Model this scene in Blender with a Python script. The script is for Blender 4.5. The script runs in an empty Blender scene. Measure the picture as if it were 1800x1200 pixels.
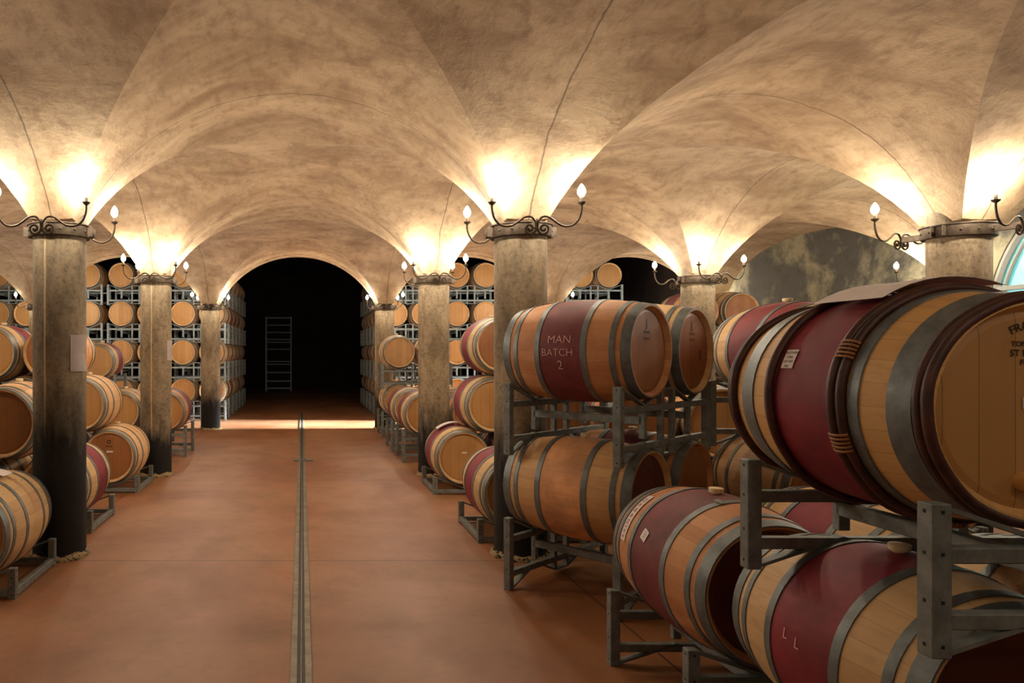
import bpy, bmesh, math, random
from mathutils import Vector, Matrix
random.seed(7)
PI = math.pi
SC = bpy.context.scene
COL = SC.collection

# ------------------------------------------------------------------ camera, world, exposure, daylight
cam_d = bpy.data.cameras.new('camera'); cam = bpy.data.objects.new('camera', cam_d); COL.objects.link(cam)
cam.location = (0, 0, 1.6); cam.rotation_euler = (PI/2, 0, 0)
cam_d.sensor_width = 36; cam_d.lens = 26.0; cam_d.shift_x = 0.205; cam_d.shift_y = 0.0111
cam_d.clip_start = 0.05; cam_d.clip_end = 200
SC.camera = cam
SC.view_settings.view_transform = 'Standard'; SC.view_settings.look = 'None'
SC.view_settings.gamma = 1; SC.view_settings.use_curve_mapping = False
SC.view_settings.exposure = 1.0
w = bpy.data.worlds.new('world'); SC.world = w; w.use_nodes = True
bg = w.node_tree.nodes['Background']; bg.inputs[0].default_value = (.55, .8, .9, 1); bg.inputs[1].default_value = 1.2
BULB = 330.0
# daylight through the side doorway
ld = bpy.data.lights.new('doorway_daylight', 'AREA'); ld.shape = 'RECTANGLE'; ld.size = .8; ld.size_y = 1.5
ld.energy = 170; ld.color = (.9, .96, 1.0); ld.spread = math.radians(16)
lo = bpy.data.objects.new('doorway_daylight', ld); COL.objects.link(lo)
lo.location = (9.4, 16.45, 1.9); lo.rotation_euler = (0, math.radians(77), 0)

# ------------------------------------------------------------------ node helpers
def mat(name):
    m = bpy.data.materials.new(name); m.use_nodes = True
    nt = m.node_tree; b = nt.nodes['Principled BSDF']
    return m, nt, b
class G:
    def __init__(s, nt): s.nt = nt
    def n(s, t, **k):
        x = s.nt.nodes.new(t)
        for a, v in k.items(): setattr(x, a, v)
        return x
    def l(s, a, b): s.nt.links.new(a, b)
    def setin(s, sock, v):
        if isinstance(v, (int, float)): sock.default_value = v
        elif isinstance(v, tuple): sock.default_value = v if len(v) == 4 or sock.type == 'VECTOR' else (*v, 1)
        else: s.l(v, sock)
    def m(s, op, a, b=None, c=None):
        x = s.n('ShaderNodeMath', operation=op); s.setin(x.inputs[0], a)
        if b is not None: s.setin(x.inputs[1], b)
        if c is not None: s.setin(x.inputs[2], c)
        return x.outputs[0]
    def mix(s, f, a, b, bt='MIX'):
        x = s.n('ShaderNodeMix', data_type='RGBA', blend_type=bt)
        s.setin(x.inputs[0], f); s.setin(x.inputs[6], a); s.setin(x.inputs[7], b)
        return x.outputs[2]
    def noise(s, vec, scale, detail=4, rough=.55, w=None, dist=0):
        x = s.n('ShaderNodeTexNoise')
        if w is not None: x.noise_dimensions = '4D'; s.setin(x.inputs['W'], w)
        if vec is not None: s.l(vec, x.inputs['Vector'])
        x.inputs['Scale'].default_value = scale; x.inputs['Detail'].default_value = detail
        x.inputs['Roughness'].default_value = rough; x.inputs['Distortion'].default_value = dist
        return x.outputs[0]
    def ramp(s, f, lo, hi):
        x = s.n('ShaderNodeMapRange', clamp=True); s.setin(x.inputs[0], f)
        x.inputs[1].default_value = lo; x.inputs[2].default_value = hi
        return x.outputs[0]
    def coord(s, k='Object'): return s.n('ShaderNodeTexCoord').outputs[k]
    def scale(s, vec, sc):
        x = s.n('ShaderNodeMapping'); s.l(vec, x.inputs[0]); x.inputs['Scale'].default_value = sc
        return x.outputs[0]
    def sep(s, v):
        x = s.n('ShaderNodeSeparateXYZ'); s.l(v, x.inputs[0]); return x.outputs
    def bump(s, h, st, d, b):
        x = s.n('ShaderNodeBump'); x.inputs['Strength'].default_value = st; x.inputs['Distance'].default_value = d
        s.l(h, x.inputs['Height']); s.l(x.outputs[0], b.inputs['Normal'])

def srgb(r, g, b):
    f = lambda c: ((c/255+.055)/1.055)**2.4 if c > 10 else c/255/12.92
    return (f(r), f(g), f(b), 1)

def simple(name, col, rough=.6, metal=0.0, var=.0, scale=20, bump=0):
    m, nt, b = mat(name); g = G(nt)
    b.inputs['Roughness'].default_value = rough; b.inputs['Metallic'].default_value = metal
    if var:
        n = g.noise(g.coord(), scale, 5, .6)
        d = tuple(c*(1-var) for c in col[:3]) + (1,)
        g.l(g.mix(g.ramp(n, .35, .65), d, col), b.inputs['Base Color'])
        if bump: g.bump(n, bump, .003, b)
    else: b.inputs['Base Color'].default_value = col
    return m

# ------------------------------------------------------------------ materials
X_COL = [-9.0, -5.52, -1.92, 1.73, 5.20, 8.67]
Y_ROW = [-3.96, -0.1, 5.86, 9.72, 15.4]
def ceiling_mat():
    m, nt, b = mat('aged_plaster'); g = G(nt); c = g.coord()
    n1 = g.noise(g.scale(c, (1, 1.3, 1)), 1.3, 9, .66, dist=.5)
    n2 = g.noise(g.scale(c, (2.2, 1, 2)), 4.5, 6, .7)
    n3 = g.noise(c, 38, 4, .7)
    base = g.mix(g.ramp(n1, .35, .68), srgb(158, 130, 98), srgb(216, 192, 156))
    base = g.mix(g.m('MULTIPLY', g.ramp(n2, .48, .72), .55), base, srgb(122, 92, 64))
    base = g.mix(g.m('MULTIPLY', g.ramp(n3, .6, .75), .35), base, srgb(112, 84, 58))
    xyz = g.sep(c); wob = g.m('MULTIPLY', g.m('SUBTRACT', g.noise(c, 2.0, 5, .6), .5), .08)
    cr = None
    for i, lst in ((0, X_COL[1:5]), (1, Y_ROW[1:4])):
        for v in lst:
            d = g.m('ABSOLUTE', g.m('ADD', g.m('SUBTRACT', xyz[i], v), wob))
            k = g.m('LESS_THAN', d, .006)
            cr = k if cr is None else g.m('MAXIMUM', cr, k)
    base = g.mix(g.m('MULTIPLY', cr, .6), base, srgb(70, 50, 35))
    g.l(base, b.inputs['Base Color']); b.inputs['Roughness'].default_value = .85
    g.bump(g.m('ADD', g.m('MULTIPLY', n1, .6), g.m('ADD', g.m('MULTIPLY', n3, .25), g.m('MULTIPLY', n2, .5))), .5, .03, b)
    return m
def wall_mat():
    m, nt, b = mat('stained_wall_plaster'); g = G(nt); c = g.coord()
    n1 = g.noise(c, .8, 10, .66, dist=.3); n2 = g.noise(c, 4, 7, .72); n3 = g.noise(g.scale(c, (1, 1, .4)), 2.2, 5, .6)
    base = g.mix(g.ramp(n1, .44, .54), srgb(148, 142, 116), srgb(82, 82, 76))
    base = g.mix(g.m('MULTIPLY', g.ramp(n2, .5, .68), .5), base, srgb(70, 62, 45))
    base = g.mix(g.m('MULTIPLY', g.ramp(n3, .6, .72), .3), base, srgb(150, 140, 110))
    g.l(base, b.inputs['Base Color']); b.inputs['Roughness'].default_value = .9
    g.bump(n2, .4, .02, b); return m
def column_mat(name, streak=None, stain=.95, tint=1.0):
    m, nt, b = mat(name); g = G(nt); c = g.coord(); xyz = g.sep(c)
    n1 = g.noise(g.scale(c, (1, 1, .45)), 3.4, 7, .65); n2 = g.noise(c, 26, 5, .75); n3 = g.noise(g.scale(c, (1, 1, .25)), 9, 5, .6)
    base = g.mix(g.ramp(n1, .36, .62), srgb(104*tint, 90*tint, 69*tint), srgb(156*tint, 138*tint, 110*tint))
    base = g.mix(g.m('MULTIPLY', g.ramp(n2, .48, .68), .7), base, srgb(78, 64, 46))
    base = g.mix(g.m('MULTIPLY', g.ramp(n3, .55, .7), .45), base, srgb(84, 68, 48))
    if streak is not None:
        d = g.m('ABSOLUTE', g.m('SUBTRACT', xyz[0], g.m('ADD', g.m('MULTIPLY', n3, .02), streak - .01)))
        k = g.m('MULTIPLY', g.m('LESS_THAN', d, .007), g.m('LESS_THAN', xyz[1], 0))
        base = g.mix(g.m('MULTIPLY', k, .6), base, srgb(214, 186, 140))
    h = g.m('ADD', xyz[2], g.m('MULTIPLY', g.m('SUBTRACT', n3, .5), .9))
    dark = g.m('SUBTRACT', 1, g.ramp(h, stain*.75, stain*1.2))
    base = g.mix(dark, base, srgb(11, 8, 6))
    chip = g.m('MULTIPLY', g.m('LESS_THAN', xyz[2], g.m('MULTIPLY', n3, .09)), g.m('GREATER_THAN', n2, .45))
    base = g.mix(chip, base, srgb(170, 150, 110))
    g.l(base, b.inputs['Base Color']); b.inputs['Roughness'].default_value = .8
    g.bump(n2, .5, .01, b); return m
def floor_mat():
    m, nt, b = mat('terracotta_concrete'); g = G(nt); c = g.coord(); xyz = g.sep(c)
    n1 = g.noise(c, .55, 7, .6, dist=.6); n2 = g.noise(g.scale(c, (1, .7, 1)), 2.3, 7, .65); n3 = g.noise(c, 14, 4, .6)
    base = g.mix(g.ramp(n1, .38, .64), srgb(132, 80, 40), srgb(160, 114, 78))
    base = g.mix(g.m('MULTIPLY', g.ramp(n2, .52, .74), .6), base, srgb(112, 84, 58))
    base = g.mix(g.m('MULTIPLY', g.ramp(n2, .46, .30), .5), base, srgb(166, 98, 56))
    base = g.mix(g.m('MULTIPLY', g.ramp(n3, .5, .8), .3), base, srgb(105, 72, 45))
    j = None
    for i, vals in ((1, (5.7, 9.3, 12.9, 2.1)), (0, (1.9, 5.6, -2.0, -5.6))):
        for v in vals:
            k = g.m('LESS_THAN', g.m('ABSOLUTE', g.m('SUBTRACT', xyz[i], v)), .008)
            j = k if j is None else g.m('MAXIMUM', j, k)
    base = g.mix(g.m('MULTIPLY', j, .7), base, srgb(60, 36, 22))
    g.l(base, b.inputs['Base Color'])
    g.l(g.m('ADD', .42, g.m('MULTIPLY', n2, .25)), b.inputs['Roughness'])
    g.bump(g.m('SUBTRACT', n2, j), .15, .01, b); return m
NST = 30
def body_mat(name, wood, wood2, band, bw=.15, stain=0.0, wide=0):
    m, nt, b = mat(name); g = G(nt); c = g.coord(); xyz = g.sep(c)
    rnd = g.n('ShaderNodeObjectInfo').outputs['Random']
    ang = g.m('DIVIDE', g.m('ARCTAN2', xyz[2], xyz[0]), 2*PI/NST)
    idx = g.m('FLOOR', ang); fr = g.m('FRACT', ang)
    wn = g.n('ShaderNodeTexWhiteNoise', noise_dimensions='2D')
    cx = g.n('ShaderNodeCombineXYZ'); g.l(idx, cx.inputs[0]); g.l(g.m('MULTIPLY', rnd, 97), cx.inputs[1]); g.l(cx.outputs[0], wn.inputs['Vector'])
    grain = g.noise(g.scale(c, (9, 1.2, 9)), 4, 6, .6, w=g.m('MULTIPLY', rnd, 50))
    blot = g.noise(c, 3.6, 6, .65, w=g.m('MULTIPLY', rnd, 31))
    base = g.mix(g.m('ADD', g.m('MULTIPLY', wn.outputs[0], .7), g.m('MULTIPLY', grain, .3)), wood, wood2)
    base = g.mix(g.m('MULTIPLY', g.ramp(grain, .52, .72), .35), base, tuple(c_*.5 for c_ in wood2[:3]) + (1,))
    if stain: base = g.mix(g.m('MULTIPLY', g.ramp(blot, .45, .7), stain), base, srgb(150, 70, 42))
    # wine run below the bung
    run = g.m('MULTIPLY', g.m('LESS_THAN', g.m('ABSOLUTE', g.m('ADD', xyz[1], g.m('MULTIPLY', g.m('SUBTRACT', grain, .5), .08))), .03), g.ramp(xyz[2], .05, .3))
    base = g.mix(g.m('MULTIPLY', run, .45), base, srgb(120, 52, 36))
    if band is not None:
        edge = g.m('ABSOLUTE', g.m('SUBTRACT', xyz[1], wide))
        k = g.ramp(edge, bw + .004, bw - .004)
        bc = g.mix(g.ramp(blot, .38, .62), tuple(x*.8 for x in band[:3]) + (1,), tuple(min(1, x*1.5 + .008) for x in band[:3]) + (1,))
        bc = g.mix(g.m('MULTIPLY', grain, .3), bc, tuple(x*.5 for x in band[:3]) + (1,))
        base = g.mix(k, base, bc)
    seam = g.m('LESS_THAN', g.m('MINIMUM', fr, g.m('SUBTRACT', 1, fr)), .018)
    base = g.mix(g.m('MULTIPLY', seam, .28), base, srgb(90, 54, 30))
    g.l(base, b.inputs['Base Color']); b.inputs['Roughness'].default_value = .66
    g.bump(g.m('SUBTRACT', grain, seam), .2, .003, b); return m
def head_mat(name, c1, c2, dark):
    m, nt, b = mat(name); g = G(nt); c = g.coord(); xyz = g.sep(c)
    rnd = g.n('ShaderNodeObjectInfo').outputs['Random']
    p = g.m('DIVIDE', xyz[0], .095); idx = g.m('FLOOR', g.m('ADD', p, .5)); fr = g.m('FRACT', g.m('ADD', p, .5))
    wn = g.n('ShaderNodeTexWhiteNoise', noise_dimensions='2D')
    cx = g.n('ShaderNodeCombineXYZ'); g.l(idx, cx.inputs[0]); g.l(g.m('MULTIPLY', rnd, 77), cx.inputs[1]); g.l(cx.outputs[0], wn.inputs['Vector'])
    grain = g.noise(g.scale(c, (14, 4, 1.6)), 3.5, 6, .6, w=g.m('MULTIPLY', rnd, 40))
    blot = g.noise(c, 2.6, 5, .6, w=g.m('MULTIPLY', rnd, 23))
    base = g.mix(g.m('ADD', g.m('MULTIPLY', wn.outputs[0], .6), g.m('MULTIPLY', grain, .4)), c1, c2)
    base = g.mix(g.m('MULTIPLY', g.ramp(blot, .5, .75), .4), base, dark)
    seam = g.m('LESS_THAN', g.m('MINIMUM', fr, g.m('SUBTRACT', 1, fr)), .015)
    base = g.mix(g.m('MULTIPLY', seam, .5), base, srgb(80, 45, 20))
    g.l(base, b.inputs['Base Color']); b.inputs['Roughness'].default_value = .5
    g.bump(grain, .15, .002, b); return m
def steel(name, a, d, rough=.45, metal=.55, sc=12):
    m, nt, b = mat(name); g = G(nt); c = g.coord()
    n = g.noise(c, sc, 6, .7); n2 = g.noise(c, sc*5, 3, .6)
    g.l(g.mix(g.ramp(n, .35, .65), a, d), b.inputs['Base Color'])
    b.inputs['Metallic'].default_value = metal
    g.l(g.m('ADD', rough, g.m('MULTIPLY', n2, .2)), b.inputs['Roughness'])
    g.bump(n2, .1, .002, b); return m

M = {}
M['ceil'] = ceiling_mat(); M['wall'] = wall_mat(); M['floor'] = floor_mat()
M['dark'] = simple('cellar_wall_shade_tone', srgb(46, 32, 26), .95, 0, .5, 2)  # brown-black colour carries the darkness of the unlit back room
WA, WB = srgb(214, 180, 130), srgb(192, 152, 102)
BUR = srgb(120, 20, 34)
M['plain'] = body_mat('oak_staves', WA, WB, None, stain=.25)
M['light'] = body_mat('pale_oak_staves', srgb(224, 184, 134), srgb(204, 158, 106), None)
M['burgundy'] = body_mat('oak_staves_burgundy_band', WA, WB, BUR, .15)
M['rust'] = body_mat('oak_staves_wine_stained', srgb(210, 156, 104), srgb(186, 128, 80), srgb(104, 36, 38), .15, stain=.5)
M['orange'] = body_mat('oak_staves_orange_stain', srgb(214, 172, 118), srgb(196, 148, 94), srgb(204, 146, 98), .15, stain=.2)
M['redwide'] = body_mat('oak_staves_wide_red_band', WA, WB, srgb(118, 40, 46), .23, stain=.3, wide=-.08)
M['fer'] = body_mat('oak_staves_deep_burgundy', srgb(214, 170, 108), srgb(198, 150, 90), srgb(120, 12, 30), .14, wide=-.015)
HA = (srgb(192, 146, 90), srgb(168, 122, 68), srgb(126, 80, 42))
M['head'] = head_mat('oak_head', *HA)
M['head_brown'] = head_mat('brown_oak_head', srgb(160, 106, 60), srgb(136, 84, 42), srgb(80, 40, 26))
M['head_dark'] = head_mat('wine_dark_head', srgb(96, 40, 28), srgb(76, 30, 22), srgb(46, 14, 14))
M['hoop'] = steel('galvanised_hoop', srgb(126, 132, 132), srgb(96, 101, 100))
M['rack'] = steel('galvanised_rack_steel', srgb(136, 140, 136), srgb(104, 108, 105), .5, .35, 16)
M['rack_daytone'] = steel('daylight_toned_steel', srgb(150, 160, 162), srgb(118, 130, 134), .5, .3, 10)  # daylight on the back racks is put into this paler steel colour
M['hole'] = simple('bolt_hole_black', (.01, .01, .01, 1), .8)
M['iron'] = steel('wrought_iron', srgb(98, 84, 68), srgb(66, 56, 46), .5, .5, 30)
M['bung'] = simple('silicone_bung', srgb(232, 214, 170), .5)
M['paper'] = simple('white_paper', srgb(226, 214, 208), .7, 0, .08, 30)
M['red'] = simple('red_print', srgb(176, 40, 44), .6)
M['ink'] = simple('black_stamp_ink', srgb(44, 26, 18), .8)
M['grey_ink'] = simple('grey_print', srgb(110, 98, 90), .8)
M['chalk'] = simple('chalk', srgb(226, 176, 170), .9)
M['whoop'] = simple('chestnut_hoop_bark', srgb(82, 42, 30), .5, 0, .6, 18, .6)
M['lash'] = simple('willow_lashing', srgb(170, 112, 56), .6, 0, .4, 30, .4)
M['crate'] = simple('pine_plank', srgb(218, 164, 92), .6, 0, .25, 6)
M['chan'] = steel('worn_channel_steel', srgb(150, 142, 122), srgb(112, 104, 86), .4, .5, 6)
M['slot'] = simple('channel_slot_dark', srgb(44, 30, 20), .6)
M['frame'] = simple('white_window_frame', srgb(150, 152, 146), .5)
m_, nt_, b_ = mat('warm_bulb'); b_.inputs['Base Color'].default_value = (1, .9, .7, 1)
b_.inputs['Emission Color'].default_value = (1, .88, .71, 1); b_.inputs['Emission Strength'].default_value = BULB; M['bulb'] = m_; M['bulb_fill'] = m_.copy(); M['bulb_fill'].name = 'added_fill_bulb'; M['bulb_fill'].node_tree.nodes['Principled BSDF'].inputs['Emission Strength'].default_value = BULB*.28
m_, nt_, b_ = mat('backlit_frosted_glass'); g_ = G(nt_)
gn = g_.noise(g_.scale(g_.coord(), (1, 1, .4)), 1.6, 5, .6)
g_.l(g_.mix(g_.ramp(gn, .4, .6), srgb(92, 190, 196), srgb(206, 246, 246)), b_.inputs['Emission Color'])
b_.inputs['Emission Strength'].default_value = .42; b_.inputs['Base Color'].default_value = srgb(150, 210, 210); b_.inputs['Roughness'].default_value = .2
M['glass'] = m_

# ------------------------------------------------------------------ mesh helpers
def obj(name, bm, m, parent=None, smooth=None):
    me = bpy.data.meshes.new(name); bm.normal_update(); bm.to_mesh(me); bm.free()
    for x in (m if isinstance(m, (list, tuple)) else [m]): me.materials.append(x)
    if smooth is not None:
        for p in me.polygons: p.use_smooth = True
        me.set_sharp_from_angle(angle=math.radians(smooth))
    o = bpy.data.objects.new(name, me); COL.objects.link(o); o.parent = parent
    return o
LABELS = {}
def tag(o, label, cat, group=None):
    o['label'] = label; o['category'] = cat
    if group: o['group'] = group
    if label in LABELS: print('DUPLABEL', label)
    if not 4 <= len(label.split()) <= 16: print('LABELLEN', len(label.split()), label)
    LABELS[label] = 1
    return o
def struct(o): o['kind'] = 'structure'; return o
def empty(name, loc=(0, 0, 0), rz=0):
    o = bpy.data.objects.new(name, None); COL.objects.link(o); o.location = loc; o.rotation_euler = (0, 0, rz)
    o.empty_display_size = .1; return o
def copy_tree(o, parent=None):
    c = o.copy(); COL.objects.link(c); c.parent = parent
    for ch in o.children: copy_tree(ch, c)
    return c
def box(bm, c, s, R=None, bevel=0, mi=0):
    r = bmesh.ops.create_cube(bm, size=1); v = r['verts']
    for x in v: x.co = Vector((x.co.x*s[0], x.co.y*s[1], x.co.z*s[2]))
    if R is not None: bmesh.ops.rotate(bm, verts=v, cent=(0, 0, 0), matrix=R)
    bmesh.ops.translate(bm, verts=v, vec=c)
    fs = set(f for x in v for f in x.link_faces)
    for f in fs: f.material_index = mi
    if bevel:
        es = list(set(e for x in v for e in x.link_edges))
        bmesh.ops.bevel(bm, geom=es, offset=bevel, segments=1, affect='EDGES')
def bar(bm, a, b, w, h):
    a = Vector(a); b = Vector(b); d = b - a; L = d.length; q = d.to_track_quat('X', 'Z').to_matrix()
    box(bm, (a+b)/2, (L, w, h), R=q, bevel=.003)
def strip(bm, pts, y, w, t):
    R_ = []
    for x, z in pts:
        R_.append([bm.verts.new(p) for p in ((x, y-w/2, z-t/2), (x, y+w/2, z-t/2), (x, y+w/2, z+t/2), (x, y-w/2, z+t/2))])
    for A, B in zip(R_, R_[1:]):
        for k in range(4): bm.faces.new((A[k], A[(k+1) % 4], B[(k+1) % 4], B[k]))
    bm.faces.new(R_[0][::-1]); bm.faces.new(R_[-1]); bmesh.ops.recalc_face_normals(bm, faces=bm.faces)
def tube(bm, pts, r, seg=8, close=False, taper=None):
    P = [Vector(p) for p in pts]; rings = []; n = len(P); up = None
    for i, p in enumerate(P):
        t = (P[(i+1) % n if close else min(i+1, n-1)] - P[(i-1) if close else max(i-1, 0)]).normalized()
        if up is None: up = t.orthogonal().normalized()
        up = (up - t*up.dot(t)).normalized(); s = t.cross(up)
        rr = r*(taper(i/(n-1)) if taper else 1)
        rings.append([bm.verts.new(p + (up*math.cos(a)+s*math.sin(a))*rr) for a in [2*PI*k/seg for k in range(seg)]])
    for i in range(n if close else n-1):
        A, B = rings[i], rings[(i+1) % n]
        for k in range(seg): bm.faces.new((A[k], A[(k+1) % seg], B[(k+1) % seg], B[k]))
    if not close:
        bm.faces.new(rings[0][::-1]); bm.faces.new(rings[-1])
def lathe(bm, prof, seg=32, axis='Z', cap=False, c=(0, 0, 0)):
    """prof: list of (radius, height)"""
    rings = []
    for r, h in prof:
        R = []
        for k in range(seg):
            a = 2*PI*k/seg; x, y = r*math.cos(a), r*math.sin(a)
            co = (x, y, h) if axis == 'Z' else (x, h, y)
            R.append(bm.verts.new(Vector(co)+Vector(c)))
        rings.append(R)
    for A, B in zip(rings, rings[1:]):
        for k in range(seg): bm.faces.new((A[k], A[(k+1) % seg], B[(k+1) % seg], B[k]))
    if cap: bm.faces.new(rings[0][::-1]); bm.faces.new(rings[-1])
    if axis != 'Z': bmesh.ops.recalc_face_normals(bm, faces=bm.faces)
def text_mesh(s, size, thick=0.0):
    cu = bpy.data.curves.new('t', 'FONT'); cu.body = s; cu.size = size; cu.align_x = 'CENTER'; cu.align_y = 'CENTER'
    cu.offset = thick; cu.resolution_u = 3
    o = bpy.data.objects.new('t', cu); COL.objects.link(o)
    me = bpy.data.meshes.new_from_object(o.evaluated_get(bpy.context.evaluated_depsgraph_get()))
    bpy.data.objects.remove(o); bm = bmesh.new(); bm.from_mesh(me); bpy.data.meshes.remove(me)
    return bm

# ------------------------------------------------------------------ the building shell
ZS, H, ZCLIP, PL = 1.9, 1.75, 2.6, 1.3
def arc(sp): return ZS + H*math.sqrt(max(0, 1-(sp/1.815)**2))
def zc(x0, x1, y0, y1, x, y):
    hx, hy = (x1-x0)/2, (y1-y0)/2; sx, sy = abs(x-(x0+x1)/2)/hx, abs(y-(y0+y1)/2)/hy
    bx = .07*math.cos(sx*PI/2); by = .07*math.cos(sy*PI/2)
    if y1-y0 > 5: sy = sy**PL
    return max(ZCLIP, arc(sx*1.82)+by, arc(sy*1.82)+bx)
bm = bmesh.new(); N = 22
for i in range(len(X_COL)-1):
    for j in range(len(Y_ROW)-1):
        x0, x1, y0, y1 = X_COL[i], X_COL[i+1], Y_ROW[j], Y_ROW[j+1]
        ts = [math.sin(PI/2*k/N) for k in range(-N, N+1)]
        V = [[bm.verts.new((x, y, zc(x0, x1, y0, y1, x, y))) for y in [(y0+y1)/2+(y1-y0)/2*math.copysign(abs(t)**(1/PL if y1-y0 > 5 else 1), t) for t in ts]] for x in [(x0+x1)/2+(x1-x0)/2*t for t in ts]]
        for a in range(2*N):
            for b in range(2*N):
                q = (V[a][b], V[a+1][b], V[a+1][b+1], V[a][b+1])
                if (a < N) == (b < N): bm.faces.new((q[0], q[2], q[1])); bm.faces.new((q[0], q[3], q[2]))
                else: bm.faces.new((q[0], q[3], q[1])); bm.faces.new((q[1], q[3], q[2]))
bmesh.ops.remove_doubles(bm, verts=bm.verts, dist=.0005)
struct(obj('ceiling', bm, M['ceil'], smooth=11))

XL, XR, YB, YT, YE = X_COL[0], X_COL[-1], Y_ROW[0], Y_ROW[-1], 34.0
bm = bmesh.new(); box(bm, ((XL+XR)/2, (YB+YE)/2, -.1), (XR-XL+1, YE-YB+1, .2)); struct(obj('floor', bm, M['floor']))
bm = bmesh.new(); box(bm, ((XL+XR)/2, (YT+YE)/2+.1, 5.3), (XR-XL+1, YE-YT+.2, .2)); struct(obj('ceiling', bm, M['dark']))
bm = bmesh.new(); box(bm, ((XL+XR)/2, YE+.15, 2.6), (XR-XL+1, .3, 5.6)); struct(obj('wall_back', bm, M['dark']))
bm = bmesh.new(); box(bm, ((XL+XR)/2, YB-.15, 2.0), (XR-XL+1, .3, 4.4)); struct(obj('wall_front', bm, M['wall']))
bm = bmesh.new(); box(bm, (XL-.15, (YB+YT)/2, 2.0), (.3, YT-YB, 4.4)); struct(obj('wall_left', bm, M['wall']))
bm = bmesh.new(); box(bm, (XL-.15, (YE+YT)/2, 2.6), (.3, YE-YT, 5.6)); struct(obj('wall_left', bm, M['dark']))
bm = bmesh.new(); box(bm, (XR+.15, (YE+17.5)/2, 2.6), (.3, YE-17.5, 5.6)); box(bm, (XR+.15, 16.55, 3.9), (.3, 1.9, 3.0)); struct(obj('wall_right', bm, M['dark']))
# lunette wall above the last row of arches
bm = bmesh.new(); prof = []
for i in range(len(X_COL)-1):
    x0, x1 = X_COL[i], X_COL[i+1]
    for k in range(-24, 25):
        t = math.sin(PI/2*k/24); x = (x0+x1)/2+(x1-x0)/2*t
        prof.append((x, max(ZCLIP, arc(abs(t)*1.82))))
vs = [[bm.verts.new((x, y, zz)) for y in (YT, YT+.35) for zz in (z-.012, 5.3)] for x, z in prof]
for A, B in zip(vs, vs[1:]):
    if (A[0].co-B[0].co).length < 1e-5: continue
    bm.faces.new((A[0], B[0], B[1], A[1])); bm.faces.new((A[2], A[3], B[3], B[2])); bm.faces.new((A[0], A[2], B[2], B[0]))
struct(obj('wall_arcade', bm, M['ceil'], smooth=30))
# right side wall with the arched window opening
def poly_wall(name, outer, holes, x, th, m):
    bm = bmesh.new()
    for loop in [outer]+holes:
        vs = [bm.verts.new((x, y, z)) for y, z in loop]
        for a, b in zip(vs, vs[1:]+vs[:1]): bm.edges.new((a, b))
    bmesh.ops.triangle_fill(bm, use_beauty=True, edges=bm.edges[:])
    r = bmesh.ops.extrude_face_region(bm, geom=bm.faces[:]+bm.edges[:]+bm.verts[:])
    bmesh.ops.translate(bm, verts=[v for v in r['geom'] if isinstance(v, bmesh.types.BMVert)], vec=(th, 0, 0))
    bmesh.ops.recalc_face_normals(bm, faces=bm.faces)
    return struct(obj(name, bm, m))
WYC, WZC, WR, WZB = 7.79, 2.07, 1.56, 1.0
hole = [(WYC-WR, WZB), (WYC+WR, WZB)] + [(WYC+WR*math.cos(a), WZC+WR*math.sin(a)) for a in [PI*k/28 for k in range(29)]]
poly_wall('wall_right', [(YB, 0), (15.6, 0), (15.6, 4.2), (YB, 4.2)], [hole], XR, .35, M['wall'])
# window: frame, rails, mullions, pane
win = struct(empty('window_1', (XR+.05, WYC, WZC)))
bm = bmesh.new()
pts = [(0, -(WR-.03)*math.cos(a), (WR-.03)*math.sin(a)) for a in [PI*k/32 for k in range(33)]]
tube(bm, pts, .045, 6); obj('window_frame', bm, M['frame'], win)
bm = bmesh.new(); tube(bm, [(p[0], p[1]*.93, p[2]*.93) for p in pts], .022, 6); obj('window_bead', bm, M['frame'], win)
for q in (-1, 1):
    bm = bmesh.new(); box(bm, (0, q*(WR-.03), (WZB-WZC)/2), (.09, .09, WZC-WZB)); obj('window_frame', bm, M['frame'], win)
for z in (.33, -.02): 
    bm = bmesh.new(); wz = math.sqrt(WR**2-z*z)-.03; box(bm, (0, 0, z), (.06, 2*wz, .055 if z > 0 else .04)); obj('window_rail', bm, M['frame'], win)
for y in (-.75, 0, .75):
    bm = bmesh.new(); top = math.sqrt((WR-.04)**2-y*y); box(bm, (0, y, (top+WZB-WZC)/2), (.05, .035, top-(WZB-WZC))); obj('window_mullion', bm, M['frame'], win)
bm = bmesh.new(); vs = [bm.verts.new((.03, y-WYC, z-WZC)) for y, z in hole]; f = bm.faces.new(vs)
r = bmesh.ops.extrude_face_region(bm, geom=[f]); bmesh.ops.translate(bm, verts=[v for v in r['geom'] if isinstance(v, bmesh.types.BMVert)], vec=(.01, 0, 0))
bmesh.ops.recalc_face_normals(bm, faces=bm.faces); obj('window_pane', bm, M['glass'], win)
# doorway frame of the cross passage
dr = struct(empty('door_1', (XR, 16.55, 0)))
for y in (-.92, .92):
    bm = bmesh.new(); box(bm, (.1, y, 1.2), (.3, .08, 2.4)); obj('door_jamb', bm, M['frame'], dr)
bm = bmesh.new(); box(bm, (.1, 0, 2.42), (.3, 1.92, .08)); obj('door_head', bm, M['frame'], dr)

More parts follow.
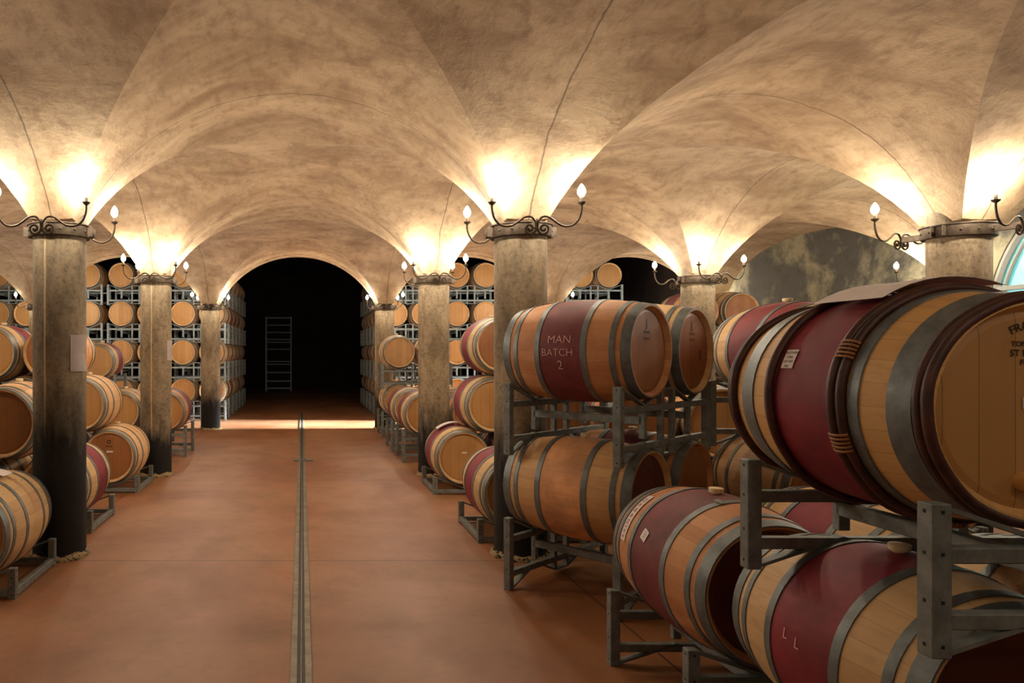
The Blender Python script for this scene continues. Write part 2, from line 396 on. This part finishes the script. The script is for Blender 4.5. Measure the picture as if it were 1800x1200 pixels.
# ------------------------------------------------------------------ floor channel
ch = empty('floor_channel', (-.005, 9.9, 0)); tag(ch, 'long steel drain channel set in the terracotta floor down the aisle', 'drain channel')
for s in (-1, 1):
    bm = bmesh.new(); box(bm, (s*.037, 0, .004), (.034, 19.5, .008), bevel=.001)
    for k in range(40): lathe(bm, [(.004, .0082), (.004, .0095)], 6, cap=True, c=(s*.040, -9.6+k*.35, 0))
    obj('flange', bm, M['chan'], ch)
bm = bmesh.new(); box(bm, (0, 0, .0015), (.042, 19.5, .003)); obj('slot', bm, M['slot'], ch)
bm = bmesh.new(); tube(bm, [(-.006, -9.6, .006), (.004, -3, .006), (-.004, 3, .006), (.002, 9.6, .006)], .003, 6); obj('cable', bm, M['chan'], ch)
bm = bmesh.new(); box(bm, (.02, 10.95, .012), (.28, .07, .024), bevel=.003); box(bm, (.02, 10.95, .03), (.07, .05, .014), bevel=.002)
tag(obj('channel_plate', bm, M['rack']), 'small metal cross plate lying over the floor channel in the aisle', 'metal plate')

# ------------------------------------------------------------------ columns and their light brackets
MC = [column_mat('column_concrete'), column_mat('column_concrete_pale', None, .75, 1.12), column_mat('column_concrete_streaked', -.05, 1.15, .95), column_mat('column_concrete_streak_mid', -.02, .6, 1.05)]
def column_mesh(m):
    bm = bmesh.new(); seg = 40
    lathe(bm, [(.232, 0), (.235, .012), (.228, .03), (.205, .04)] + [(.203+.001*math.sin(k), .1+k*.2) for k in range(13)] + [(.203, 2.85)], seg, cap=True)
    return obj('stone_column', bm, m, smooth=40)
def arm_bm(s):
    pts = []; c = (.052, -.035)
    for k in range(40):
        t = k/39; a = PI + (1-t)*PI*3.1; r = .006+.041*t
        pts.append((c[0]+r*math.cos(a), c[1]+r*math.sin(a)))
    P = [(.0055, -.01), (.012, .02), (.035, .048), (.065, .055), (.10, .045), (.14, .015), (.18, -.010), (.225, -.018), (.27, -.006), (.305, .028), (.323, .07), (.33, .11), (.33, .15)]
    # smooth the control points
    for i in range(len(P)-1):
        p0, p1, p2, p3 = P[max(i-1, 0)], P[i], P[i+1], P[min(i+2, len(P)-1)]
        for q in range(3):
            t = q/3; pts.append(tuple(.5*(2*p1[d]+(p2[d]-p0[d])*t+(2*p0[d]-5*p1[d]+4*p2[d]-p3[d])*t*t+(3*p1[d]-p0[d]-3*p2[d]+p3[d])*t**3) for d in (0, 1)))
    pts.append(P[-1])
    b = bmesh.new(); tube(b, [(s*x, 0, z) for x, z in pts], .0085, 7)
    return b
def light_template():
    root = empty('collar_light')
    bm = bmesh.new(); lathe(bm, [(.206, -.045), (.232, -.045), (.236, -.04), (.236, .04), (.246, .045), (.246, .052), (.206, .052)], 40)
    obj('collar_band', bm, M['iron'], root, 40)
    for k in range(14):
        a = 2*PI*k/14+.12; bm = bmesh.new(); bmesh.ops.create_uvsphere(bm, u_segments=8, v_segments=6, radius=.009)
        bmesh.ops.translate(bm, verts=bm.verts, vec=(.238*math.cos(a), .238*math.sin(a), 0)); obj('rivet', bm, M['iron'], root, 60)
    for f in (-1, 1):
        b = bmesh.new(); box(b, (0, f*.323, 0), (.02, .18, .05), bevel=.003); obj('bracket_plate', b, M['iron'], root)
        for s in (-1, 1):
            a = obj('scroll_arm', arm_bm(s), M['iron'], root, 60); a.location = (0, f*.41, 0)
            b = bmesh.new(); lathe(b, [(.006, .17), (.026, .185), (.03, .195), (.012, .197), (.012, .235), (.0, .235)], 14, c=(s*.33, 0, -.035)); obj('candle_cup', b, M['iron'], a, 40)
            b = bmesh.new(); lathe(b, [(.002, .236), (.016, .24), (.028, .258), (.030, .278), (.022, .30), (.010, .32), (.001, .33)], 10, c=(s*.33, 0, -.035)); obj('bulb', b, M['bulb'], a, 60)
    for sx in (-1, 1):
        for sy in (-1, 1):
            b = bmesh.new(); bar(b, (sx*.225, sy*.04, 0), (sx*.275, sy*.04, 0), .006, .08); obj('clamp_lug', b, M['iron'], root)
    return root
LT = light_template(); first = True; ROWS = [2, 3, 4, 1]
ORD = ['nearest row', 'unseen row beside the camera', 'first row ahead', 'second row ahead', 'last row by the dark arch']
SIDE = ['far left wall', 'second line left of the aisle', 'left edge of the aisle', 'right edge of the aisle', 'second line right of the aisle', 'right wall']
CM = {}
for j in ROWS:
    y = Y_ROW[j]
    for i, x in enumerate(X_COL):
        if i == 0: continue
        if j == 1 and i in (1, 5): continue
        mi = 2 if (i, j) == (2, 2) else 3 if (i, j) == (2, 3) else 1 if (j == 4 or (i, j) == (3, 3)) else 0
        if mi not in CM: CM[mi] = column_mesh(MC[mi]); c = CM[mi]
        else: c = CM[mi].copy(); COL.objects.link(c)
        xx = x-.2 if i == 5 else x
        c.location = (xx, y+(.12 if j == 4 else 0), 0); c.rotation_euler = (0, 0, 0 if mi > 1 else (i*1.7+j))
        tag(c, f'round concrete column of the {ORD[j]}, on the {SIDE[i]}', 'column')
        L = LT if first else copy_tree(LT); first = False
        L.location = (xx, y+(.12 if j == 4 else 0), 2.55); L.rotation_euler = (0, 0, math.radians(20) if (i, j) == (4, 2) else math.radians(12) if (i, j) == (4, 3) else 0)
        if j == 1:  # dim bulbs added out of view to brighten the near barrel head
            for a in L.children:
                for bb in a.children:
                    if bb.name.startswith('bulb'): bb.material_slots[0].link = 'OBJECT'; bb.material_slots[0].material = M['bulb_fill']
        tag(L, f'iron candle lamp collar, {ORD[j]}, {SIDE[i]}', 'light fixture')

# ------------------------------------------------------------------ barrels
HL, RB, RH = .44, .338, .288
def R(y): return RB-(RB-RH)*(min(abs(y), HL)/HL)**2
def body_mesh(m):
    bm = bmesh.new(); ys = [-HL+2*HL*k/20 for k in range(21)]
    prof = [(RH-.030, -HL+.035), (RH-.010, -HL)] + [(R(y), y) for y in ys] + [(RH-.010, HL), (RH-.030, HL-.035)]
    lathe(bm, prof, 56, 'Y'); return obj('barrel_body', bm, m, smooth=35)
def head_bm(s):
    bm = bmesh.new(); y = s*(HL-.032); lathe(bm, [(RH-.026, y), (RH-.045, y+s*.006), (.001, y+s*.006)], 40, 'Y')
    bmesh.ops.remove_doubles(bm, verts=bm.verts, dist=.0008)
    return bm
def hoop_bm(y0, y1, th=.004):
    bm = bmesh.new(); n = 4
    out = [(R(y0+(y1-y0)*k/n)+th, y0+(y1-y0)*k/n) for k in range(n+1)]
    lathe(bm, [(R(y0)-.002, y0)]+out+[(R(y1)-.002, y1)], 56, 'Y'); return bm
def ring(y, r, m, parent, name, rad=.013, wob=0):
    bm = bmesh.new(); pts = []
    for k in range(72):
        a = 2*PI*k/72; rr = r+wob*math.sin(a*5)*.3+wob*math.sin(a*11+1)*.3
        pts.append((rr*math.cos(a), y+wob*math.sin(a*3), rr*math.sin(a)))
    tube(bm, pts, rad, 8, close=True); return obj(name, bm, m, parent, 60)
BODY, HEAD, HOOP = {}, {}, []
def hoops_into(root):
    if not HOOP:
        for a, b in ((.382, .4405), (.318, .350), (.142, .178)):
            for s in (-1, 1):
                y0, y1 = sorted((s*a, s*b)); HOOP.append(obj('hoop', hoop_bm(y0, y1), M['hoop'], root, 35))
    else:
        for h in HOOP:
            c = h.copy(); COL.objects.link(c); c.parent = root
BUNG = []
def barrel(x, y, z, label, kind='plain', head='head', rz=0, group=None, bung=True, hoops=True):
    root = empty('wine_barrel', (x, y, z), rz)
    if kind not in BODY: BODY[kind] = body_mesh(M[kind]); b = BODY[kind]
    else: b = BODY[kind].copy(); COL.objects.link(b)
    b.parent = root
    for s in (-1, 1):
        k = (head, s)
        if k not in HEAD: HEAD[k] = obj('barrel_head', head_bm(s), M[head]); h = HEAD[k]
        else: h = HEAD[k].copy(); COL.objects.link(h)
        h.parent = root
    if hoops: hoops_into(root)
    if bung:
        if not BUNG:
            bm = bmesh.new(); lathe(bm, [(.018, RB-.015), (.022, RB+.004), (.030, RB+.006), (.032, RB+.024), (.028, RB+.027)], 18, cap=True)
            BUNG.append(obj('bung', bm, M['bung'], root, 40))
        else:
            c = BUNG[0].copy(); COL.objects.link(c); c.parent = root
    tag(root, label, 'barrel', group)
    return root
def on_barrel(bm, fn, name, m, parent):
    for v in bm.verts: v.co = Vector(fn(v.co.x, v.co.y))
    bmesh.ops.recalc_face_normals(bm, faces=bm.faces)
    return obj(name, bm, m, parent)
def patch(y0, y1, p0, p1, off, name, m, parent, rot=0):
    """sticker wrapped on the camera-side (-X) of a barrel; angles in degrees above horizontal"""
    bm = bmesh.new(); n = 10; cy, cp = (y0+y1)/2, (p0+p1)/2; V = []
    for a in range(n+1):
        row = []
        for b in range(n+1):
            du, dv = (a/n-.5)*(y1-y0), (b/n-.5)*math.radians(p1-p0)*RB
            u = du*math.cos(rot)-dv*math.sin(rot); v = du*math.sin(rot)+dv*math.cos(rot)
            y = cy+u; p = math.radians(cp)+v/RB; r = R(y)+off
            row.append(bm.verts.new((-r*math.cos(p), y, r*math.sin(p))))
        V.append(row)
    for a in range(n):
        for b in range(n): bm.faces.new((V[a][b], V[a+1][b], V[a+1][b+1], V[a][b+1]))
    return obj(name, bm, m, parent)
def text_axis(s, size, yc, pc, parent, m, th=0, off=.003, name='lettering', tilt=0):
    """text running along the axis towards the front head, on the -X side"""
    def fn(tx, ty):
        y = yc-tx; p = math.radians(pc)+(ty+tilt*tx)/RB; r = R(y)+off
        return (-r*math.cos(p), y, r*math.sin(p))
    return on_barrel(text_mesh(s, size, th), fn, name, m, parent)
def text_head(s, size, xc, zc_, parent, m=None, th=0.0004, name='stamp', arcr=None):
    yy = -(HL-.032)-.008
    def fn(tx, ty):
        if arcr:
            a = PI/2-tx/arcr; return (xc+(arcr+ty)*math.cos(a), yy, zc_+(arcr+ty)*math.sin(a)-arcr)
        return (xc+tx, yy, zc_+ty)
    return on_barrel(text_mesh(s, size, th), fn, name, m or M['ink'], parent)

# ------------------------------------------------------------------ racks
T1 = dict(h=.486, vb=.36, ctr=.702, pitch=.911)
T2 = dict(h=.385, vb=.275, ctr=.612, pitch=.839)
T0 = dict(h=.20, vb=.078, ctr=.415, pitch=0)
RT = {}
RW, RL = 1.36, .81
def rack_template(key, T, m, det=True):
    root = empty('barrel_rack'); h, vb = T['h'], T['vb']; low = key.startswith('T0')
    hx, hy = RW/2-.025, RL/2-.025
    for sx in (-1, 1):
        for sy in (-1, 1):
            bm = bmesh.new(); box(bm, (sx*hx, sy*hy, h/2), (.05, .05, h), bevel=.003)
            if det:
                for z in (.03, .14, h-.125, h-.02):
                    if 0 < z < h:
                        box(bm, (sx*hx+sx*.0252, sy*hy, z), (.001, .009, .009), mi=1); box(bm, (sx*hx, sy*hy+sy*.0252, z), (.009, .001, .009), mi=1)
            obj('post', bm, [m, M['hole']], root)
    for sy in (-1, 1):
        for z in ((.035,) if low else (h-vb-.02, vb-.02)):
            bm = bmesh.new(); box(bm, (0, sy*hy, z), (RW-.10, .04, .04), bevel=.003); obj('rail', bm, m, root)
        zt = h-.012; pts = [(-hx+.02, zt), (-.34, vb), (-.085, h-.03), (.085, h-.03), (.34, vb), (hx-.02, zt)]
        bm = bmesh.new(); strip(bm, pts, sy*hy, .04, .012); obj('saddle', bm, m, root)
        if not low:
            bm = bmesh.new(); strip(bm, [(x, h-z) for x, z in pts], sy*hy, .04, .012); obj('foot_brace', bm, m, root)
        for q in (-1, 1):
            bm = bmesh.new(); box(bm, (q*.085, sy*hy, h/2), (.035, .035, h-.07), bevel=.002); obj('centre_upright', bm, m, root)
        if not low:
            for s in (-1, 1):
                bm = bmesh.new(); box(bm, (s*.335, sy*hy, (h)/2), (.04, .035, 2*vb-h-.05), bevel=.002); obj('hanger', bm, m, root)
    for x in ((-hx, hx) if low else (-.335, .335)):
        bm = bmesh.new(); box(bm, (x, 0, .035 if low else h/2+.02), (.04, RL-.05, .05), bevel=.003); obj('fork_channel', bm, m, root)
    return root
def rack(T, x, y, z, label, rz=0, m='rack', group=None):
    key = ('T0' if T is T0 else 'T1' if T is T1 else 'T2')+m
    if key not in RT: RT[key] = r = rack_template(key, T, M[m], m == 'rack')
    else: r = copy_tree(RT[key])
    r.location = (x, y, z); r.rotation_euler = (0, 0, rz)
    return tag(r, label, 'barrel rack', group)

# ---- angled two-tier stack beside the right aisle column
rz = math.radians(40.8); cxr, cyr = 2.143, 5.146
ux, uy = math.cos(rz), math.sin(rz)
P = lambda d: (cxr+d*ux, cyr+d*uy)
ga = 'barrels on the angled rack stack'
for k, nm in ((0, 'lower'), (1, 'upper')):
    rack(T1, cxr, cyr, k*T1['pitch'], f'grey galvanised {nm} rack of the angled stack by the right aisle column', rz, group='angled racks')
    if k == 1:
        bm = bmesh.new(); bm.free()
b1 = barrel(*P(-.34), T1['pitch']+T1['ctr'], 'oak barrel chalked MAN BATCH on its dark red band, top of angled rack', 'rust', 'head_brown', rz, ga, bung=False)
b2 = barrel(*P(.34), T1['pitch']+T1['ctr'], 'oak barrel with brown head, right behind the chalked one', 'plain', 'head_brown', rz, ga, bung=False)
b3 = barrel(*P(-.34), T1['ctr'], 'pale oak barrel with dark wine-stained head, bottom of the angled rack', 'orange', 'head_dark', rz, ga)
b4 = barrel(*P(.34), T1['ctr'], 'oak barrel behind the dark-headed one in the lower angled rack', 'rust', 'head_brown', rz, ga)
text_axis('MAN', .075, .0, 12, b1, M['chalk'], -.0012, name='chalk_writing'); text_axis('BATCH', .068, .012, -2, b1, M['chalk'], -.0012, name='chalk_writing'); text_axis('2', .085, -.005, -16, b1, M['chalk'], -.0012, name='chalk_writing')
for b in (b1, b2):
    text_head('J', .07, -.02, .17, b); text_head('TONNEL', .024, -.02, .115, b); text_head('FRANCE', .022, -.02, .075, b)
text_head('I', .10, .12, -.03, b2)
text_head('&', .05, 0, .16, b3)

# ---- near right stacks, axis along the aisle
def stackF(cx, cy, z, T, names, kinds, heads, rlabel, grp, oy=0):
    rack(T, cx, cy, z, rlabel, group='racks of the near right stack'); out = []
    for s, nm, kd, hd in zip((-1, 1), names, kinds, heads):
        out.append(barrel(cx+s*.34, cy+oy, z+T['ctr'], nm, kd, hd, 0, grp, hoops=(kd != 'fer')))
    return out
gf = 'barrels of the near right stack'
fy = 2.24; fx = 1.565+.68
F = stackF(fx, fy, T2['pitch'], T2, ['largest deep burgundy barrel bound with dark wooden hoops, sheet of paper on top', 'oak barrel right of the wooden-hooped burgundy one on the same rack'],
           ['fer', 'plain'], ['head', 'head'], 'grey steel rack carrying the wooden-hooped burgundy barrel at the right', gf, .1)
Fl = stackF(fx+.05, 2.32, 0, T2, ['burgundy-banded pale barrel directly below the wooden-hooped barrel', 'barrel right of the burgundy one at the bottom of near stack'],
            ['burgundy', 'plain'], ['head_dark', 'head_dark'], 'grey steel floor rack under the nearest burgundy-banded barrel', gf, .1)
O = stackF(1.575+.68, 3.42, 0, T2, ['orange-stained barrel with dark red band and red ORGANIES label', 'burgundy-banded barrel behind the bracket, right of the labelled one'],
           ['rust', 'burgundy'], ['head_dark', 'head_dark'], 'grey floor rack under the red-labelled barrel', gf)
Mx = 3.36+.34
for k, nm in ((0, 'lower'), (1, 'upper')):
    stackF(Mx, 5.12, k*T1['pitch'], T1, [f'{"red-stained" if k else "plain oak"} barrel left on the {nm} rack behind the near stack', f'{"dark red" if k else "stained oak"} barrel right on the {nm} rack behind the near stack'],
           ['redwide' if k else 'plain', 'burgundy' if k else 'rust'], ['head_brown', 'head_dark'], f'grey {nm} rack standing behind the near right stack', gf)
F0 = F[0]
for a, b in ((-.392, -.325), (-.238, -.205), (.148, .175), (.255, .335)):
    obj('hoop', hoop_bm(a, b, .005), M['hoop'], F0, 35)
for y, r_, rad in ((-.432, RH+.006, .014), (-.408, RH+.010, .013), (-.188, R(.188)+.010, .014), (-.158, R(.158)+.012, .015), (.132, R(.13)+.012, .014), (.40, R(.4)+.010, .014), (.43, RH+.008, .014)):
    ring(y, r_, M['whoop'], F0, 'wooden_hoop', rad, .003)
for a0 in (.3, 2.6, 3.4, 4.6):
    bm = bmesh.new()
    for k in range(5):
        a = a0+k*.035; r_ = R(.172)+.012
        tube(bm, [(r_*math.cos(a)+.018*math.cos(a)*math.sin(t), -.173+.034*math.cos(t), r_*math.sin(a)+.018*math.sin(a)*math.sin(t)) for t in [PI*q/6 for q in range(7)]], .004, 5)
    obj('lashing', bm, M['lash'], F0, 60)
# stickers and print
patch(.045, .105, 17, 28, .003, 'label_sticker', M['paper'], F0)
for k, s in enumerate(('PINOT NOIR', '10 FRA', 'LOT 1047', 'M2C')): text_axis(s, .011, .075, 26-k*2.6, F0, M['grey_ink'], .0003, .0045, name='label_print')
text_head('FRANCOIS', .03, .005, .222, F0, arcr=.14); text_head('TONNELLERIE', .019, .0, .172, F0); text_head('ST ROMAIN', .024, .0, .148, F0); text_head('FRANCE', .02, .0, .124, F0)
bm = bmesh.new(); box(bm, (.02, -(HL-.032)-.008, .018), (.10, .001, .03)); obj('label_sticker', bm, M['paper'], F0)
text_head('904', .014, .02, .024, F0, M['grey_ink']).location.y = -.001
bm = bmesh.new(); lathe(bm, [(.026, -HL+.03), (.026, -HL-.006), (.018, -HL-.010), (.002, -HL-.010)], 16, 'Y', c=(-.03, 0, -.185)); obj('tasting_plug', bm, M['crate'], F0, 40)
O0 = O[0]
patch(.236, .304, 10, 58, .004, 'label_strip', M['paper'], O0)
def orgfn(tx, ty):
    y = .270-ty; p = math.radians(33)-tx/RB; r = R(y)+.0062; return (-r*math.cos(p), y, r*math.sin(p))
on_barrel(text_mesh('O R G A N I E S', .036, .0006), orgfn, 'label_print', M['red'], O0)
patch(.015, .07, 19, 28, .003, 'label_sticker', M['paper'], O0, rot=.25)
for k in range(3): text_axis(('LOT', '12 PN', 'B2')[k], .010, .042, 26-k*2.0, O0, M['grey_ink'], .0002, .0045, name='label_print')
patch(-.185, -.125, 76, 80, .009, 'metal_clip', M['hoop'], O0);
for sx_, yy in ((8, .06), (6, .0)): text_axis('L', .05, yy, sx_, Fl[0], M['chalk'], 0, name='chalk_mark')

# sheets of paper
def sheet(pts, label, nm='paper_sheet', th=.0012):
    bm = bmesh.new(); V = [[bm.verts.new(p) for p in row] for row in pts]
    for A, B in zip(V, V[1:]):
        for k in range(len(A)-1): bm.faces.new((A[k], A[k+1], B[k+1], B[k]))
    r = bmesh.ops.extrude_face_region(bm, geom=bm.faces[:]); bmesh.ops.translate(bm, verts=[v for v in r['geom'] if isinstance(v, bmesh.types.BMVert)], vec=(0, 0, th))
    bmesh.ops.recalc_face_normals(bm, faces=bm.faces)
    return tag(obj(nm, bm, M['paper']), label, 'paper')
def barrel_sheet(B, y0, y1, a0, a1, label, lift=0):
    x0, yy, z0 = B.location; rows = []
    for i in range(9):
        t = a0+(a1-a0)*i/8; row = []
        for j in range(9):
            y = y0+(y1-y0)*j/8; r = R(0)+.034*0+.030+lift*(i/8)**2*(1+.3*math.sin(j)); a = math.radians(t)
            row.append((x0+r*math.sin(a), yy+y, z0+r*math.cos(a)))
        rows.append(row)
    return sheet(rows, label)
barrel_sheet(F0, -.16, .13, -32, 26, 'creased white paper sheet lying on the wooden-hooped burgundy barrel', .02)

# ---- low cradles and pyramids along the aisle
TN = ['bottom', 'second', 'third']
def pyramid(xs, y, side, where, kinds, near_only=True, second=None, third=None, dy2=0):
    """xs: bottom barrel x positions, pairs share a cradle"""
    g = f'barrels stacked pyramid-wise, {where}'; made = []
    for k in range(0, len(xs), 2):
        cx = (xs[k]+xs[k+1])/2
        rack(T0, cx, y, 0, f'low grey floor cradle, {["first","second","third"][k//2]} from the aisle, {where}', group='low floor cradles')
    on = ['nearest the aisle', 'second from the aisle', 'third from the aisle', 'fourth from the aisle', 'fifth from the aisle', 'sixth from the aisle']
    lay = [[(x, y, T0['ctr']) for x in xs], [(x, y+dy2, 1.005) for x in (second or [])], [(x, y+dy2, zz) for x, zz in (third or [])]]
    for t, L in enumerate(lay):
        for i, p in enumerate(L):
            kd = kinds[(t*3+i) % len(kinds)] if not isinstance(kinds, dict) else kinds.get((t, i), 'plain')
            desc = {'plain': 'oak', 'light': 'pale oak', 'burgundy': 'burgundy-banded', 'rust': 'wine-stained', 'orange': 'orange-stained'}[kd]
            made.append(barrel(*p, f'{desc} barrel {on[i]}, {TN[t]} tier, {where}', kd, random.choice(['head', 'head', 'head_brown']), 0, g))
    return made
L0 = pyramid([-2.2, -2.88], 5.2, -1, 'at left in front of the first column', {(0, 0): 'plain', (0, 1): 'rust'})
barrel_sheet(L0[0], -.12, .04, -5, 24, 'small white paper on top of the barrel nearest the left column')
L1 = pyramid([-2.2, -2.88, -3.56, -4.24], 6.95, -1, 'at left just behind the first column', {(0, 0): 'burgundy', (1, 0): 'light', (1, 1): 'burgundy', (0, 1): 'light'}, second=[-2.54, -3.22, -3.9], dy2=-.3)
L2 = pyramid([-2.2, -2.88, -3.56, -4.24, -4.92, -5.6], 8.84, -1, 'at left before the second column',
             {(0, 0): 'light', (0, 1): 'burgundy', (1, 0): 'light', (2, 0): 'orange', (2, 1): 'burgundy', (1, 1): 'plain', (1, 2): 'rust', (2, 2): 'light'}, second=[-2.54, -3.22, -3.9, -4.58, -5.26], third=[(-2.88, 1.595), (-3.56, 1.595), (-4.24, 1.595), (-4.92, 1.595)])
text_head('O', .06, 0, .17, L2[0], th=.002); text_head('MEDIUM', .02, 0, .12, L2[0]); text_head('LT', .02, 0, -.13, L2[0])
bm = bmesh.new(); box(bm, (.01, -(HL-.032)-.008, .06), (.075, .001, .018)); obj('label_sticker', bm, M['paper'], L2[0])
R1 = pyramid([1.82, 2.5, 3.18, 3.86, 4.54, 5.22], 6.62, 1, 'at right behind the first aisle column', {(0, 0): 'burgundy', (1, 0): 'plain', (1, 1): 'rust', (1, 2): 'orange', (1, 3): 'plain'}, second=[2.16, 2.84, 3.52, 4.2])
R2 = pyramid([1.82, 2.5, 3.18, 3.86], 8.75, 1, 'at right before the second column', {(0, 0): 'burgundy', (1, 0): 'burgundy', (2, 0): 'burgundy', (1, 1): 'plain', (0, 1): 'rust'}, second=[2.16, 2.84, 3.52], third=[(2.25, 1.678)])
barrel_sheet(R2[0], -.05, .1, -38, 8, 'white paper on the low burgundy barrel by the right column')
bm = bmesh.new(); box(bm, (.01, -(HL-.032)-.008, .06), (.055, .001, .016)); obj('label_sticker', bm, M['paper'], R2[0])

# ---- racks with tall legs further along both aisle edges
def mid(cx, y, tiers, T, where, kinds, heads=('head', 'head')):
    for t in range(tiers):
        rack(T, cx, y, t*T['pitch'], f'galvanised {["floor","second","third"][t]}-tier rack {where}', group='mid-distance racks')
        for s, nm in ((-1, 'left'), (1, 'right')):
            kd = kinds[(t*2+(s > 0)) % len(kinds)]
            barrel(cx+s*.34, y, t*T['pitch']+T['ctr'], f'{nm} {"banded" if kd == "burgundy" else "oak"} barrel on the {["floor","second","third"][t]}-tier rack {where}', kd, heads[(s > 0)], 0, f'barrels {where}')
mid(-2.45, 11.75, 1, T1, 'just past the second left column', ['plain', 'rust'])
mid(-4.0, 11.75, 1, T1, 'left of the rack past the second left column', ['plain', 'light'])
mid(-3.95, 13.4, 2, T2, 'between the second and third left columns', ['plain', 'burgundy', 'burgundy', 'burgundy'])
mid(2.14, 11.2, 1, T1, 'just past the second right aisle column', ['burgundy', 'rust'])
mid(2.12, 12.35, 1, T1, 'second past the second right aisle column', ['burgundy', 'plain'])
mid(2.19, 14.5, 2, T1, 'right before the last right aisle column', ['plain', 'plain', 'plain', 'light'])
mid(3.85, 12.3, 2, T1, 'right of the aisle racks beyond the second column', ['plain', 'light', 'plain', 'plain'])
mid(6.9, 12.6, 3, T2, 'against the right wall past the second row', ['rust', 'plain', 'rust', 'plain'], ('head_brown', 'head_brown'))
mid(6.9, 8.6, 2, T1, 'below the arched window', ['rust', 'plain'])
cr = empty('wooden_crate', (2.85, 10.6, .5)); tag(cr, 'pale pine crate behind the second right aisle column', 'crate')
bm = bmesh.new(); box(bm, (0, 0, -.15), (.7, .5, .02)); obj('crate_bottom', bm, M['crate'], cr)
for q in (-1, 1):
    bm = bmesh.new(); box(bm, (0, q*.25, 0), (.72, .02, .3), bevel=.003); obj('crate_side', bm, M['crate'], cr)
    bm = bmesh.new(); box(bm, (q*.35, 0, 0), (.02, .48, .3), bevel=.003); obj('crate_end', bm, M['crate'], cr)
bm = bmesh.new(); box(bm, (0, 0, .16), (.74, .54, .02), bevel=.003); obj('crate_lid', bm, M['crate'], cr)
cr.location = (2.60, 10.05, .88)
sd = empty('steel_stand', (2.6, 10.05, 0)); tag(sd, 'grey steel stand holding the pine crate', 'stand')
for sx in (-1, 1):
    for sy in (-1, 1):
        bm = bmesh.new(); box(bm, (sx*.32, sy*.2, .345), (.05, .05, .69), bevel=.003); obj('leg', bm, M['rack'], sd)
bm = bmesh.new(); box(bm, (0, 0, .705), (.72, .48, .03), bevel=.003); obj('stand_top', bm, M['rack'], sd)

# ---- the tall back rack walls beyond the last row of arches
ORDN = ['first', 'second', 'third', 'fourth', 'fifth', 'sixth', 'seventh', 'eighth']
TT = ['bottom', 'second', 'third', 'top']
for side, x0 in ((-1, -2.48), (1, 2.54)):
    sn = 'left' if side < 0 else 'right'
    for r in range(4):
        cx = x0+side*1.46*r
        for t in range(4):
            z = t*T1['pitch']
            rack(T1, cx, 17.9, z, f'daylight-toned steel rack, {TT[t]} tier, {ORDN[r]} bay from the aisle, {sn} back wall of racks', m='rack_daytone', group=f'{sn} back racks')
            for q, off in enumerate((-.34*side, .34*side)):
                barrel(cx+off, 17.9, z+T1['ctr'], f'oak barrel, {TT[t]} tier of the {sn} back racks, {ORDN[r*2+q]} from the aisle', 'plain' if random.random() < .6 else 'light', 'head', 0, f'barrels of the {sn} back racks', bung=False)
    for d in range(1, 6):
        y = 17.9+1.06*d
        for t in range(4):
            z = t*T1['pitch']; cx = x0
            rack(T1, cx, y, z, f'grey rack, {TT[t]} tier, {ORDN[d-1]} row deep along the dark aisle, {sn} side', m='rack', group=f'{sn} dark aisle racks')  # same racks in the darker steel, so the colour carries the tunnel shade
            barrel(cx-.34*side, y, z+T1['ctr'], f'barrel on the {TT[t]} tier, {ORDN[d-1]} row deep along the dark aisle, {sn} side', random.choice(['plain', 'light', 'burgundy']), 'head', 0, f'{sn} dark aisle barrels', bung=False)
# empty racks piled at the end of the dark aisle
et = empty('shelf_rack', (-.98, 31.0, 0)); tag(et, 'tall empty steel frame with thin rungs standing in the dark aisle end', 'rack')
for sx in (-.52, .52):
    for sy in (-.3, .3):
        bm = bmesh.new(); box(bm, (sx, sy, 1.55), (.045, .045, 3.1), bevel=.003); obj('post', bm, M['rack_daytone'], et)
for z in (.12, .42, .78, 1.12, 1.24, 1.75, 2.04, 2.16, 2.45, 2.75, 3.06):
    bm = bmesh.new()
    for sy in (-.3, .3): box(bm, (0, sy, z), (1.0, .03, .03))
    obj('rung', bm, M['rack_daytone'], et)

# ---- notices hung on the left aisle columns
def notice(cx, cy, ang, z0, z1, wdt, label, curl):
    rows = []
    for i in range(7):
        t = i/6; z = z0+(z1-z0)*t; row = []
        for j in range(7):
            a = math.radians(ang)+(j/6-.5)*wdt/.21; r = .209+curl*abs(t-.5)*2*(j/6)
            row.append((cx+r*math.sin(a), cy-r*math.cos(a), z))
        rows.append(row)
    o = sheet(rows, label, 'paper_notice', .0)
    return o
notice(-1.92, 5.86, 62, 1.455, 1.74, .16, 'white paper notice curling on the first left aisle column', .02)
notice(-1.92, 9.72, 70, 1.50, 1.76, .12, 'white paper notice on the second left aisle column', .01)
